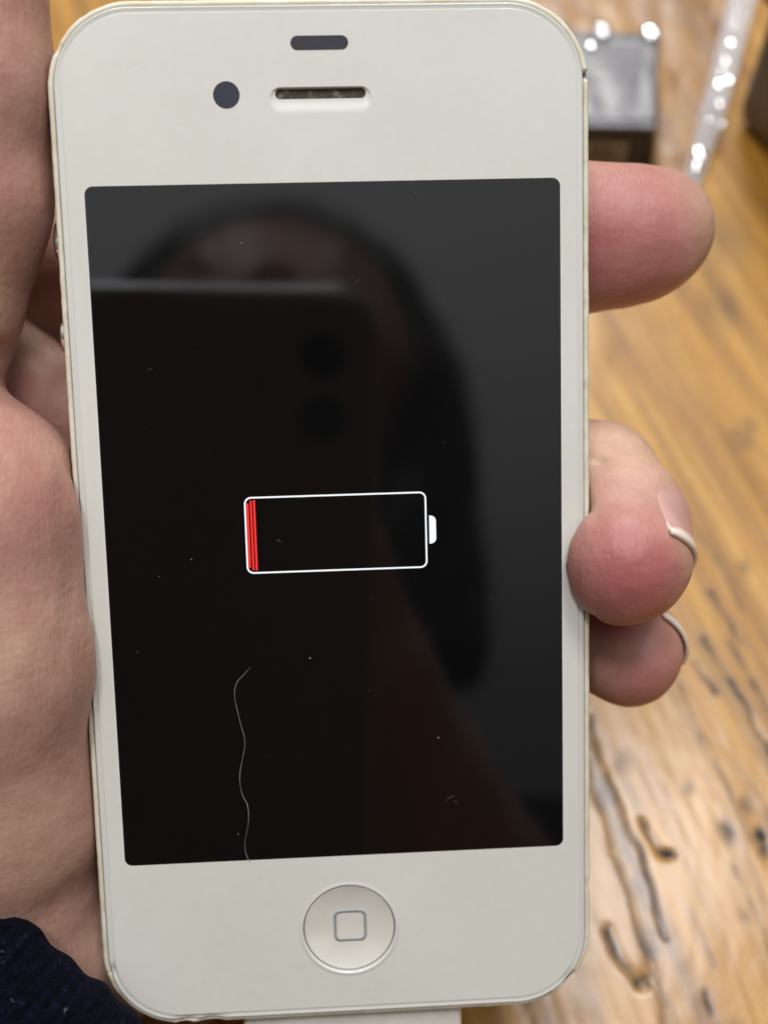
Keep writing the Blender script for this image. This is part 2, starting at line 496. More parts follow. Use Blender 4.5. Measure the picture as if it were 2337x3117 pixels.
def stretch(sx_, sy_):
    m = N(nt, "ShaderNodeMapping"); m.inputs["Scale"].default_value = (sx_, sy_, 1)
    # slow bend of the grain
    nn = N(nt, "ShaderNodeTexNoise", Scale=9.0, Detail=1.0)
    nt.links.new(vec, nn.inputs["Vector"])
    v1 = N(nt, "ShaderNodeVectorMath", operation='SCALE'); v1.inputs[3].default_value = 0.012
    nt.links.new(nn.outputs["Color"], v1.inputs[0])
    v2 = N(nt, "ShaderNodeVectorMath", operation='ADD')
    nt.links.new(vec, v2.inputs[0]); nt.links.new(v1.outputs[0], v2.inputs[1])
    nt.links.new(v2.outputs[0], m.inputs["Vector"])
    return m.outputs[0]
g1 = noise(nt, 1.0, 4, stretch(300, 15), 0.6)
g2 = noise(nt, 1.0, 3, stretch(800, 30), 0.6)
g3 = noise(nt, 1.0, 3, stretch(110, 8), 0.5)
cA = ramp(nt, g1, [(0.36, (0.13, 0.055, 0.009)), (0.45, (0.30, 0.135, 0.018)), (0.53, (0.42, 0.20, 0.026)), (0.66, (0.54, 0.30, 0.062))])
cB = ramp(nt, g3, [(0.36, (0.24, 0.105, 0.016)), (0.5, (0.37, 0.175, 0.024)), (0.66, (0.46, 0.26, 0.06))])
cC = mixc(nt, 0.5, cA, cB)
fine = ramp(nt, g2, [(0.35, (0.62,) * 3), (0.55, (1.0,) * 3)])
cD = mixc(nt, 0.3, cC, fine, 'MULTIPLY')
cE = mixc(nt, attr(nt, "grey"), cD, (0.105, 0.09, 0.085))
dkf = attr(nt, "dark")
cF = mixc(nt, dkf, cE, (0.035, 0.026, 0.02))
nt.links.new(cF, b.inputs["Base Color"])
rg = ramp(nt, noise(nt, 220, 3, vec), [(0.3, (0.24,) * 3), (0.7, (0.40,) * 3)])
nt.links.new(mixc(nt, dkf, rg, (0.75, 0.75, 0.75)), b.inputs["Roughness"])
nt.links.new(math_(nt, "MULTIPLY_ADD", dkf, -0.3, 0.35), b.inputs["Specular IOR Level"])
nt.links.new(math_(nt, "MULTIPLY_ADD", dkf, -0.5, 0.5), b.inputs["Coat Weight"])
bn = bump(nt, b, noise(nt, 1.0, 3, stretch(1500, 260), 0.6), 0.18, 0.0002)
bump(nt, b, noise(nt, 1400, 4, vec, 0.6), 0.5, 0.0003, bn)
table = empty("wooden_table", loc=(0.0, 0.18, 0))
tag(table, "varnished reclaimed wood table with dark cracks and knots lying under the hand and phone", "table")
o = mk("tabletop", V, F, M_wood, table, attrs={"dark": dk, "grey": gr}, off=(0, 180, 0))
V, F = box((0, 0, -19.2), (620, 600, 17.5), 1.5, 2)
mk("tabletop_slab", np.array(V), F, M_wood, table, smooth=False)
for sx_ in (-1, 1):
    for sy_ in (-1, 1):
        V, F = box((sx_ * 550, sy_ * 530, -36.5 - 350), (35, 35, 349.5), 3, 2)
        mk("leg", V, F, M_wood, table, smooth=False)

# ------------------------------------------------------------------ smartphone (phone frame, mm; glass at z = 0, viewer at +z)
phone = empty("smartphone", PM)
tag(phone, "old white smartphone with worn cream edges showing an empty red battery on its black screen", "smartphone")
CY = -0.65
n = 240
# rim bezel: swept profile with wear
def rimloop(ins, z, wear=0.0):
    L = rr(28.25 - ins, 56.55 - ins, 8.9 - ins, n, 0, CY)
    return z3(L, z)
chips = [((-27.0, -50.2), 0.8, 0.55), ((-19.3, -57.0), 0.7, 0.24), ((-16.2, -57.1), 1.2, 0.28), ((25.6, -53.9), 1.0, 0.4), ((23.0, -55.4), 0.8, 0.35), ((28.2, 47.9), 0.45, 0.31),
         ((28.3, -42.5), 0.35, .25), ((-23.5, 54.0), .6, .2), ((-26.6, 51.0), .7, .2)]
n = 960
prof = [(0.55, -2.2), (0.10, -1.9), (0.0, -1.45), (0.03, -0.95), (0.16, -0.62), (0.38, -0.5), (0.60, -0.55), (0.72, -0.8), (0.74, -1.3)]
loops = []
chip_a = []
base = rr(28.25, 56.55, 8.9, n, 0, CY)
wn = vnoise(np.c_[base * 0.8, np.zeros(n)]) * 0.03 + vnoise(np.c_[base * 2.4, np.zeros(n)]) * 0.02
cn = np.zeros(n); cnb = np.zeros(n)
for c, r, dpt in chips:
    q = np.hypot(*(base - c).T); g = np.clip(1.3 - q / r, 0, 1) ** 0.5 * (q < 1.3 * r)
    cn = np.maximum(cn, g * dpt)
    cnb = np.maximum(cnb, np.clip(1.2 - q / r, 0, 1) * (dpt > .3))
nrm = np.roll(base, -1, 0) - np.roll(base, 1, 0); nrm = np.c_[nrm[:, 1], -nrm[:, 0]]; nrm /= np.linalg.norm(nrm, axis=1)[:, None]
for i, (ins, z) in enumerate(prof):
    L = base - nrm * (ins + (wn + cn * 0.5 if 1 <= i <= 4 else wn * 0.3 * (i > 0)))[:, None]
    zz = np.full(n, z) - (cn * 0.8 if 2 <= i <= 7 else 0)
    loops.append(np.c_[L, zz]); chip_a.append(np.clip(cnb * 1.2, 0, 1) * (0.2 if i in (0, 1) else 1))
V, F = loft(loops)
fixn(mk("bezel", V, F, M_rim, phone, attrs={"chip": np.concatenate(chip_a)}))
# chamfered glass edge ring (opaque, slope turned inward to imitate refracted light)
gl = []
gbase = rr(27.42, 55.72, 8.1, n, 0, CY)
for ins, z in [(0.02, -1.2), (0.0, -0.40), (0.03, -0.05), (0.10, 0.02), (0.20, 0.01), (0.56, -0.15), (0.64, -0.13), (0.68, 0.0)]:
    q = rr(27.42 - ins, 55.72 - ins, 8.1 - ins, n, 0, CY)
    zz = np.full(n, z)
    m = np.zeros(n)
    for c, r, dpt in [((-26.6, -49.9), 0.8, 0.6), ((-18.9, -56.2), 1.3, 0.5), ((-16.2, -56.4), 1.3, 0.5), ((25.0, -53.2), 1.0, 0.3)]:
        m = np.maximum(m, dpt * np.exp(-((q - c) ** 2).sum(1) / r ** 2))
    if ins < 0.6: zz = zz - m * (0.9 - ins)
    gl.append(np.c_[q, zz])
V, F = loft(gl)
fixn(mk("glass_edge", V, F, M_edge, phone))
# face plate with openings
hol_s = rr(24.95, 37.3, 0.85, 96)
hol_h = np.array([(0.1 + 5.78 * math.cos(t), -46.2 + 5.78 * math.sin(t)) for t in np.arange(128) * 2 * math.pi / 128])
hol_e = rr(5.4, 1.33, 1.28, 96, -0.1, 45.6)
out = rr(27.42 - 0.68, 55.72 - 0.68, 8.1 - 0.68, 240, 0, CY)
V, F = filled([out, hol_s, hol_h, hol_e], 0.0)
mk("front_glass", V, F, M_white, phone, smooth=False)
# display
scr = mk("display", *filled([hol_s], 0.0), M_screen, phone, smooth=False)
bz = 0.02
def ring(hx, hy, r, wd, cx, cy, z, n=96):
    A = rr(hx, hy, r, n, cx, cy); B = rr(hx - wd, hy - wd, max(r - wd, 0.05), n, cx, cy)
    return loft([z3(A, z - 0.015), z3(A, z), z3(B, z), z3(B, z - 0.015)])
fixn(mk("battery_outline", *ring(9.93, 4.25, 0.78, 0.19, 0.08, 0.0, bz), M_lit, scr, smooth=False))
capL = [(10.27, -1.58), (10.45, -1.56)] + [(10.42 + 0.6 * math.cos(t), -0.95 + 0.6 * math.sin(t)) for t in np.radians(np.arange(-80, 1, 10))] + \
       [(10.42 + 0.6 * math.cos(t), 0.95 + 0.6 * math.sin(t)) for t in np.radians(np.arange(0, 81, 10))] + [(10.45, 1.56), (10.27, 1.58)]
capL = np.array(capL)
fixn(mk("battery_terminal", *loft([z3(capL, bz - 0.015), z3(capL, bz)], True, True), M_lit, scr, smooth=False))
for k, (x0, x1, yy) in enumerate([(-9.62, -9.36, 3.55), (-9.22, -9.0, 3.83), (-8.87, -8.64, 3.88)]):
    V, F = box(((x0 + x1) / 2, 0, bz - 0.0075), ((x1 - x0) / 2, yy, 0.0075))
    mk("charge_bar", V, F, M_red, scr, smooth=False)
# earpiece: dished scoop, slot and mesh
loE = rr(5.4, 1.33, 1.28, 96, -0.1, 45.6)
slot = rr(4.72, 0.52, 0.51, 96, -0.1, 46.28)
L = []
for t in np.linspace(0, 1, 9):
    zz = -0.2 * (t * t * (3 - 2 * t))
    L.append(z3(loE * (1 - t) + slot * t, zz))
fixn(mk("earpiece_recess", *loft(L), M_white, phone))
fixn(mk("earpiece_slot_wall", *loft([z3(slot, -0.2), z3(rr(4.66, 0.49, 0.48, 96, -0.1, 46.28), -0.5)]), M_gap, phone))
V, F = box((-0.1, 46.28, -0.53), (4.75, 0.55, 0.04))
mk("earpiece_mesh", V, F, M_mesh, phone, smooth=False)
# proximity sensor window and front camera
V, F = loft([z3(rr(2.98, 0.72, 0.71, 96, -0.06, 51.28), -0.01), z3(rr(2.98, 0.72, 0.71, 96, -0.06, 51.28), 0.012), z3(rr(2.93, 0.67, 0.66, 96, -0.06, 51.28), 0.016)], False, True)
mk("sensor_window", V, F, M_dark, phone, smooth=False)
ci = lambda r: np.array([(-9.83 + r * math.cos(t), 46.23 + r * math.sin(t)) for t in np.arange(64) * 2 * math.pi / 64])
V, F = loft([z3(ci(1.37), -0.01), z3(ci(1.37), 0.012), z3(ci(1.32), 0.016)], False, True)
fc = mk("front_camera", V, F, M_lens, phone, smooth=False)
V, F = loft([z3(ci(0.62), 0.010), z3(ci(0.62), 0.0165), z3(ci(0.5), 0.017)], False, True)
mk("camera_lens", V, F, M_lens, fc, smooth=False)
# home button: dished disc in a lipped hole
def circ(r, z, n=128): return np.array([(0.1 + r * math.cos(t), -46.2 + r * math.sin(t), z) for t in np.arange(n) * 2 * math.pi / n])
fixn(mk("button_lip", *loft([circ(5.78, 0.0), circ(5.62, 0.03), circ(5.47, 0.06), circ(5.36, 0.05), circ(5.29, -0.04), circ(5.25, -0.25), circ(5.25, -0.9)]), M_edge, phone))  # raised lip added to imitate light refracted in the glass rim
dish = lambda r: -0.22 - 0.75 * (1 - (r / 5.1) ** 2) ** 1.0 if r < 5.1 else -0.22
hb_ = mk("home_button", *loft([circ(5.18, -1.1), circ(5.18, -0.42), circ(5.12, -0.28), circ(5.02, -0.22)] + [circ(r, dish(r) - 0.0) for r in (4.9, 4.7, 4.4, 4.0, 3.5, 3.0, 2.4, 1.8, 1.2, 0.6, 0.15)], False, True), M_home, phone)
fixn(hb_)
A = rr(1.90, 1.90, 0.75, 96, 0.22, -46.18); B = rr(1.58, 1.58, 0.50, 96, 0.22, -46.18)
def ondish(L, dz): return np.array([(x, y, dish(math.hypot(x - 0.1, y + 46.2)) + dz) for x, y in L])
fixn(mk("button_symbol", *loft([ondish(A, -0.02), ondish(A, 0.055), ondish(B, 0.055), ondish(B, -0.02)]), M_sym, hb_))
# floor of the gap under the button and gap ring
fixn(mk("button_gap", *loft([circ(5.3, -0.88), circ(5.1, -0.88)]), M_gap, phone))
# steel band and back glass
sb = []
for ins, z in [(0.8, -2.0), (0.45, -2.1), (0.35, -2.3), (0.35, -7.9), (0.45, -8.1), (0.8, -8.2)]:
    sb.append(z3(rr(28.25 - ins, 56.55 - ins, 8.9 - ins, 240, 0, CY), z))
fixn(mk("steel_band", *loft(sb), M_steel, phone))
fixn(mk("back_glass", *loft([z3(rr(27.9, 56.2, 8.5, 240, 0, CY), -8.15), z3(rr(27.9, 56.2, 8.5, 240, 0, CY), -8.9), z3(rr(27.3, 55.6, 7.9, 240, 0, CY), -9.3)], True, True), M_white, phone, smooth=False))
for y in (32.2, 22.3):
    L = []
    for r, d in [(2.1, 0.0), (2.1, 0.9), (1.95, 1.15), (1.3, 1.27), (0.4, 1.3)]:
        L.append([(-27.9 - d, y + r * math.cos(t), -4.6 + r * math.sin(t)) for t in np.arange(40) * 2 * math.pi / 40])
    fixn(mk("volume_button", *loft(L, False, True), M_button, phone))

# dust and scratches on the display
M_hair, nt, b = new_mat("grey_fibre", (0.34, 0.32, 0.28), 0.5)
nt.links.new(ramp(nt, noise(nt, 400, 2, objco(nt)), [(0.35, (0.12, 0.115, 0.10)), (0.65, (0.38, 0.36, 0.32))]), b.inputs["Base Color"])
hp = catmull([(-9.9, -14.7), (-10.6, -15.5), (-11.5, -16.5), (-11.8, -18.1), (-11.3, -21.1), (-10.9, -23.5), (-11.6, -27.0), (-11.5, -29.2), (-10.9, -30.8), (-10.9, -32.8), (-11.4, -35.2), (-11.3, -36.6), (-10.9, -37.5)], 10)
hz = 0.055 + 0.03 * np.sin(np.arange(len(hp)) * 0.11)
hr = np.interp(np.arange(len(hp)) / len(hp), [0, 0.12, 0.5, 1], [0.008, 0.02, 0.03, 0.025])
hb = p2w(np.c_[hp, hz])
hair = mk("fibre", *tube(np.c_[hp, hz], hr, 6), M_hair, None)
hair.matrix_world = PM
tag(hair, "long wavy pale fibre lying down the lower left of the black display", "fibre")
dv, df = [], []
specks = [(-8.9, 31.2, .10), (-15.8, -2.4, .09), (-19.4, -4.2, .06), (-3.3, -14.0, .12), (10.8, -23.8, .13), (-12.1, -34.1, .08), (9.1, 37.0, .05), (-6.3, -0.7, .07), (-22.2, -12.5, .06), (3.2, -18, .05), (17, -8, .05), (-14, 20, .04), (12, 9.5, .05), (5.5, 25, .04), (-20, 12, .04)]
for _ in range(22): specks.append((random.uniform(-24, 24), random.uniform(-36, 36), random.uniform(0.02, 0.04)))
for x, y, r in specks:
    bm = bmesh.new(); bmesh.ops.create_icosphere(bm, subdivisions=1, radius=r * 0.8)
    a = random.random() * 6; s = random.uniform(1, 1.7)
    k0 = len(dv)
    for v in bm.verts:
        px_, py_ = v.co.x * s, v.co.y
        dv.append((x + px_ * math.cos(a) - py_ * math.sin(a), y + px_ * math.sin(a) + py_ * math.cos(a), r * 0.4 + v.co.z * 0.5))
    bm.verts.index_update()
    df += [tuple(k0 + v.index for v in f.verts) for f in bm.faces]; bm.free()
for (x, y, L_, a) in [(9.4, 36.2, 0.8, -60), (12.0, 24.5, .7, 40), (11.5, -31.4, 1.2, 35), (12.4, -31.3, .6, -40), (-6.4, -.5, .6, -40), (-19.5, 18.2, .6, 10), (3, 27, .5, 20), (-4, 3.9, .8, 5)]:
    q = np.array([(x, y), (x + .5 * L_ * math.cos(math.radians(a + 12)), y + .5 * L_ * math.sin(math.radians(a + 12))), (x + L_ * math.cos(math.radians(a)), y + L_ * math.sin(math.radians(a)))])
    V, F = tube(np.c_[catmull(q, 4), np.full(9, 0.008)], 0.009, 4)
    k0 = len(dv); dv += V; df += [tuple(k0 + i for i in f) for f in F]
M_dust, nt, b = new_mat("dust", (0.2, 0.2, 0.19), 0.8)
dust = mk("dust", dv, df, M_dust, None)
dust.matrix_world = PM
tag(dust, "tiny pale dust specks and short lint scattered over the black display", "dust", kind="stuff")

# ------------------------------------------------------------------ charging cable in the dock
cab = empty("charging_cable", PM @ Matrix.Translation(Vector((0.2, -57.2, -4.6)) * MM))
tag(cab, "white flat charging plug pushed into the bottom edge of the white smartphone", "cable")
M_plug, nt, b = new_mat("white_plug_plastic", (0.62, 0.60, 0.55), 0.45)
nt.links.new(ramp(nt, noise(nt, 350, 4, objco(nt)), [(0.3, (0.56, 0.53, 0.475)), (0.7, (0.66, 0.64, 0.59))]), b.inputs["Base Color"])
bump(nt, b, noise(nt, 1500, 2, objco(nt)), 0.3, 0.0001)
V, F = box((0, -8.3, 0), (12.9, 8.2, 2.75), 0.7, 3)
mk("plug_housing", V, F, M_plug, cab, smooth=False)
V, F = box((0, 1.2, 0), (10.4, 1.6, 0.9), 0.2, 1)
mk("plug_contact", V, F, M_steel, cab, smooth=False)
V, F = tube([(0, -16, 0), (0, -20, 0), (0, -24, .5)], [2.3, 2.0, 1.7], 16)
mk("strain_relief", V, F, M_plug, cab)
i0 = w2p([[0, 0, 0]])
wp = [(-4.9, 1.0, 15), (-5.5, -8, 8), (-7, -18, 2.6), (-10, -40, 1.7), (-25, -80, 1.7), (-60, -130, 1.7), (-120, -170, 1.7)]
lp = w2p(catmull(np.array(wp, float), 8)) - np.array([0.2, -57.2, -4.6])
lp = np.vstack([[(0, -23, .4)], lp])
lp = lp[(lp[:, 1] < -22.9)]
mk("cord", *tube(catmull(lp[::4], 6), 1.5, 12), M_plug, cab)

# ------------------------------------------------------------------ hand
H = Field((-72, -78, -46), (50, 68, 16), 0.55)
# palm and wrist behind the phone
H.cone((-36, 14, -31), (-30, -28, -31), 11, 12.5, 4)
H.cone((-14, 20, -30), (-12, -22, -30), 10, 11, 5)
H.cone((2, 18, -28), (2, -12, -29), 9, 9, 5)
H.cone((-38, -24, -26), (-44, -52, -22), 14, 15.5, 5)
H.cone((-20, -22, -29), (-30, -50, -24), 11, 13.5, 5)
H.cone((-36, -50, -21), (-66, -72, 2), 17, 20, 5)
H.cone((-40, -38, -20), (-46, -60, -14), 13.5, 17, 5)
# ridges of the finger bases seen beside the left edge
H.cone((-62, 37, -26), (-36, 29.5, -25), 9.5, 8.6, 0.8)
H.cone((-36, 29.5, -25), (-12, 30, -20), 8.6, 8.3, 0.8)
H.cone((-52, 28, -20), (-33, 14.4, -19.0), 7.0, 6.6, 0.6)
H.cone((-33, 14.4, -19.0), (-8, 6, -19), 6.6, 8, 1.2)
H.cone((-50, 16, -17), (-33, 4.5, -17.5), 6.5, 6, 0.6)
H.cone((-33, 6.5, -20.5), (-15, -4, -22), 6, 7, 2)
# index finger, reaching straight past the right edge
H.cone((-12, 30, -20), (12, 31.5, -18.2), 8.3, 8.7, 2)
H.cone((12, 31.5, -19.2), (28, 32.9, -19.0), 8.8, 8.9, 2)
H.cone((28, 32.9, -19.0), (36.2, 33.0, -18.2), 8.9, 8.0, 2.5)
H.cone((36.2, 33.0, -18.2), (40.8, 33.6, -18.2), 7.5, 6.9, 2.5)
H.cone((32, 31.0, -17.2), (38, 31.4, -16.4), 6.6, 5.8, 3)
# middle finger curling over the right edge
H.cone((-8, 8, -20), (20, 4.5, -19), 8, 8, 2)
H.cone((20, 4.5, -19), (32.0, 2.4, -13.5), 7.6, 7.6, 2.5)
H.cone((32.0, 2.4, -13.5), (33.5, -0.2, -7.0), 7.7, 6.9, 2.5)
H.cone((33.2, -0.2, -6.0), (32.9, -3.6, -0.6), 7.0, 6.5, 2.5)
H.cone((31.9, -4.4, -1.6), (31.9, -4.7, 0.6), 7.1, 6.5, 2)
# ring finger, curled up beside the edge below it
H.cone((0, -8, -23), (22, -13, -20.5), 8, 7.4, 2)
H.cone((22, -13, -20.5), (33, -15.0, -19.0), 7.4, 6.8, 1.6)
H.cone((33.6, -15.5, -18.4), (36.0, -17.6, -11.6), 6.6, 6.2, 1.6)
H.cone((32.8, -17.2, -13.6), (35.4, -18.2, -11.0), 6.0, 6.1, 1.6)
s, (X, Y, Z) = H.region((-28.6, -58, -9.7), (50, 57, 16))
# thumb and thenar
T = Field((-72, -78, -46), (50, 68, 16), 0.55)
T.cone((-38.9, 70, -3.5), (-38.7, 48, -4), 10.6, 10.3, 2)
T.cone((-38.7, 48, -4), (-39.3, 37, -4.4), 10.3, 9.7, 2)
T.cone((-39.3, 37, -4.4), (-42.6, 25.5, -5.2), 9.7, 8.6, 2)
T.cone((-42.6, 25.5, -5.2), (-46, 18, -7), 8.2, 9, 2)
T.cone((-50, 9, -9), (-42.9, 2, -2.4), 10.5, 15.2, 3)
T.cone((-42.9, 2, -2.4), (-42.8, -13, -2.6), 15.4, 15.3, 3)
T.cone((-42.8, -13, -2.6), (-42.3, -30, -8.0), 15.3, 14.9, 5)
T.cone((-42.3, -30, -8.0), (-43.5, -48, -14), 14.6, 14.5, 5)
T.cone((-53, 8, -14), (-50, -20, -18), 13, 16, 6)
T.cone((-43.5, -48, -14), (-66, -70, 1), 15.5, 19, 5)
full = tuple(slice(None) for _ in range(3))
H.smin(full, T.d, 1.1)
# press against the phone: carve its body out with a thin gap
s, (X, Y, Z) = H.region((-31, -60, -12), (31, 58, 4))
qx = abs(X) - (28.42 - 8.9); qy = abs(Y - CY) - (56.7 - 8.9)
dxy = np.sqrt(np.maximum(qx, 0) ** 2 + np.maximum(qy, 0) ** 2) + np.minimum(np.maximum(qx, qy), 0) - 8.9
dzb = abs(Z + 4.65) - 4.78
dbox = np.maximum(dxy, dzb) + 0 * X
H.sub(s, dbox, 0.7)
# creases
H.crease([(-48, 23, 4), (-41, 21.6, 1), (-36, 21.0, -3), (-33.5, 20.5, -7)], 1.6, 0.9)
H.crease([(-46, 19, 3), (-39, 17.5, 2), (-35, 17.5, -2)], 0.6, 0.8)
H.crease([(-34, 13.5, -3), (-36.5, 6, 5.5), (-40.5, 0, 11.5)], 0.5, 0.6)
H.crease([(-33, 10.6, -3), (-31.6, 4, 4)], 0.25, 0.6)
for k in range(7):     # knuckle wrinkles of the thumb
    yk = 29.0 + k * 1.5 + (k % 3) * 0.4
    H.crease([(-39.5, yk + 0.2, 3.7 + 0.12 * k), (-35.0, yk + 1.2, 2.4 + 0.12 * k)], 0.16, 0.35)
H.crease([(-47, -31, 8.5), (-40, -30, 6), (-33, -33, 0.5), (-31, -35, -4)], 0.7, 0.8)
H.crease([(-50, -42, 3), (-42, -41, 1), (-36, -43, -3), (-33, -45, -7)], 0.8, 0.8)
H.crease([(-47, -47, 1), (-41, -47, -1), (-35, -49, -5)], 0.6, 0.7)
H.crease([(31.2, 4.6, -5), (34.5, 4.4, -3.2), (38.5, 2.8, -5)], 0.55, 1.0)
H.crease([(28.0, 8.0, -7), (30.5, 6.0, -5.5), (33, 5.6, -4.5)], 0.5, 0.8)
H.crease([(28.5, 29.5, -8.4), (31, 31.3, -8.0), (29, 36, -8.8)], 0.25, 0.8)
V, F = H.mesh()
V = smooth_mesh(V, F, 3, 0.5)
Nn = vnormals(V, F)
V = V + Nn * (vnoise(V / 7.0) * 0.28 + vnoise(V / 2.6) * 0.07)[:, None] * np.clip(dxyz_gap := np.clip(np.minimum(abs(abs(V[:, 0]) - 28.4), 1.0), 0, 1), 0, 1)[:, None]
def blob(c, r):
    return np.exp(-(((V - np.array(c)) / np.array(r)) ** 2).sum(1))
red = 0.28 + 0.85 * blob((31, -4.5, 5), (6.5, 6.5, 7)) + 0.5 * blob((36, -18, -8), (6, 7, 7)) + 0.6 * blob((33, 32, -11), (12, 9, 9)) \
    + 0.35 * blob((-38, 45, 2), (9, 16, 12)) + 0.9 * blob((-36.0, 16, -16), (3.5, 3, 4)) + 0.3 * blob((-36, 8, 4), (9, 9, 9)) + 0.9 * blob((30, -12, -8), (4, 2.5, 8))
red -= 0.35 * blob((35.5, 6.5, -10), (7, 6, 9)) + 0.35 * blob((37.4, -1.6, -1), (1.8, 3.5, 6)) + 0.25 * blob((-39, 27, 3), (8, 6, 8)) + 0.2 * blob((-42, -20, 6), (8, 18, 10))
red += vnoise(V / 5.0) * 0.12 + vnoise(V / 2.0) * 0.06
yel = 0.8 * blob((37.3, -1.8, -0.5), (1.6, 3.6, 5)) + 0.5 * blob((46, 35, -12), (3.0, 7, 9)) + 0.45 * blob((-38, 29, 3), (7, 6, 8)) + 0.25 * blob((-42, -40, 2), (12, 12, 12))
M_skin, nt, b = new_mat("skin", (0.6, 0.35, 0.28), 0.42, Subsurface_Weight=0.18, Subsurface_Scale=0.0015, Specular_IOR_Level=0.4)
b.inputs["Subsurface Radius"].default_value = (1.0, 0.35, 0.2)
rd = attr(nt, "redness"); yl = attr(nt, "pale")
cs = ramp(nt, rd, [(0.0, (0.57, 0.38, 0.28)), (0.3, (0.50, 0.295, 0.235)), (0.65, (0.43, 0.195, 0.17)), (1.0, (0.37, 0.115, 0.11))])
cs = mixc(nt, yl, cs, (0.52, 0.36, 0.24))
mot = ramp(nt, noise(nt, 420, 4, objco(nt), 0.6), [(0.32, (0.80, 0.70, 0.68)), (0.6, (1.0, 1.0, 1.0))])
cs = mixc(nt, 0.5, cs, mot, 'MULTIPLY')
nt.links.new(cs, b.inputs["Base Color"])
nt.links.new(ramp(nt, noise(nt, 300, 3, objco(nt)), [(0.3, (0.38,) * 3), (0.7, (0.52,) * 3)]), b.inputs["Roughness"])
f1 = noise(nt, 1.0, 3, objco(nt, (2600, 520, 1200), (0, 0, 0.1)), 0.6)
f2 = noise(nt, 1.0, 3, objco(nt, (500, 1500, 900), (0, 0, 0.5)), 0.5)
vo = N(nt, "ShaderNodeTexVoronoi", Scale=1400.0); nt.links.new(objco(nt), vo.inputs["Vector"])
n1 = bump(nt, b, f1, 0.30, 0.0003)
n2 = bump(nt, b, f2, 0.18, 0.0003, n1)
bump(nt, b, vo.outputs["Distance"], 0.11, 0.0002, n2)
POFF = np.array([-8.0, -450.0, 150.0])
person = empty("person", loc=POFF * MM)
tag(person, "left hand of a person in a dark navy sleeve gripping the white smartphone from below", "person")
hand = mk("hand", V, F, M_skin, None, attrs={"redness": np.clip(red, 0, 1), "pale": np.clip(yel, 0, 1)})
def to_person(o):
    o.parent = person
    o.matrix_parent_inverse = Matrix.Identity(4)
    o.matrix_local = Matrix.Translation(-POFF * MM) @ PM
to_person(hand)
# finger nails: curved plates wrapped round the far side of the fingertips
M_nail, nt, b = new_mat("nail_plate", (0.62, 0.38, 0.34), 0.35, Coat_Weight=0.1, Subsurface_Weight=0.1, Subsurface_Scale=0.001)
nc = ramp(nt, attr(nt, "tip"), [(0.84, (0.50, 0.29, 0.26)), (0.90, (0.70, 0.58, 0.49)), (1.0, (0.78, 0.70, 0.61))])
nt.links.new(nc, b.inputs["Base Color"])
bump(nt, b, noise(nt, 1.0, 2, objco(nt, (3000, 3000, 300))), 0.1, 0.0001)
def field_at(p):
    q = [(p[i] - H.ax[i][0]) / H.h for i in range(3)]
    i = [int(math.floor(v)) for v in q]; f = [v - k for v, k in zip(q, i)]; o = 0.0
    for dx in (0, 1):
        for dy in (0, 1):
            for dz in (0, 1):
                o += (f[0] if dx else 1 - f[0]) * (f[1] if dy else 1 - f[1]) * (f[2] if dz else 1 - f[2]) * H.d[i[0] + dx, i[1] + dy, i[2] + dz]
    return float(o) - 0.25
def nail(c, td, nd, r, L0, L1, half, thick=0.42, lift=0.0):
    td = np.array(td, float); td /= np.linalg.norm(td)
    nd = np.array(nd, float); nd -= td * (nd @ td); nd /= np.linalg.norm(nd)
    sd_ = np.cross(td, nd); c = np.array(c, float)
    rows, m, k = [], 25, 16
    Vn, Fn, tp = [], [], []
    for side in (0, 1):
        for i in range(k + 1):
            t = i / k; l = L0 + (L1 - L0) * t
            wdt = half * (0.80 + 0.2 * math.sin(min(t * 1.5, 1) * math.pi / 2))
            rad = r - (0.9 if t < 1 else 0.9) * (1 - min(1, t * 2.2)) * 0.4 - thick * side + lift * t
            for j in range(m):
                a = math.radians(-wdt + 2 * wdt * j / (m - 1))
                le = l - 1.0 * (abs(a) / math.radians(half)) ** 2 * (t if L1 > 0 else 1)
                dr = nd * math.cos(a) * 0.96 + sd_ * math.sin(a)
                p0 = c + td * le + (rad + thick * side) * dr
                # the plate hugs the skin: its sides and root sink in, its free edge stands proud
                ew = min(1, (1 - abs(a) / math.radians(wdt)) * 5) * min(1, t * 3.5)
                ew = max(ew, min(1, max(0, t - 0.78) * 6))
                tgt = (0.06 + 0.20 * t ** 4) * ew - 0.45 * (1 - ew)
                for _ in range(8): p0 = p0 + dr * (tgt - field_at(p0))
                Vn.append(p0 - dr * thick * side)
                tp.append(t)
    o_ = (k + 1) * m
    for i in range(k):
        for j in range(m - 1):
            a = i * m + j
            Fn.append((a, a + 1, a + m + 1, a + m)); Fn.append((o_ + a, o_ + a + m, o_ + a + m + 1, o_ + a + 1))
    ed = [j for j in range(m)] + [i * m + m - 1 for i in range(1, k + 1)] + [k * m + j for j in range(m - 2, -1, -1)] + [i * m for i in range(k - 1, 0, -1)]
    for a, b_ in zip(ed, ed[1:] + ed[:1]): Fn.append((a, b_, o_ + b_, o_ + a))
    o = fixn(mk("fingernail", Vn, Fn, M_nail, None, attrs={"tip": tp}))
    to_person(o); return o
nail((31.2, -3.3, 0.6), (0.22, -0.72, 0.65), (0.97, 0.25, -0.12), 7.1, -5.6, 3.0, 46, 0.55)
nail((36.2, -17.8, -12.0), (0.2, -0.35, 0.92), (0.88, 0.47, 0.0), 6.5, -6.0, 3.3, 42, 0.5)

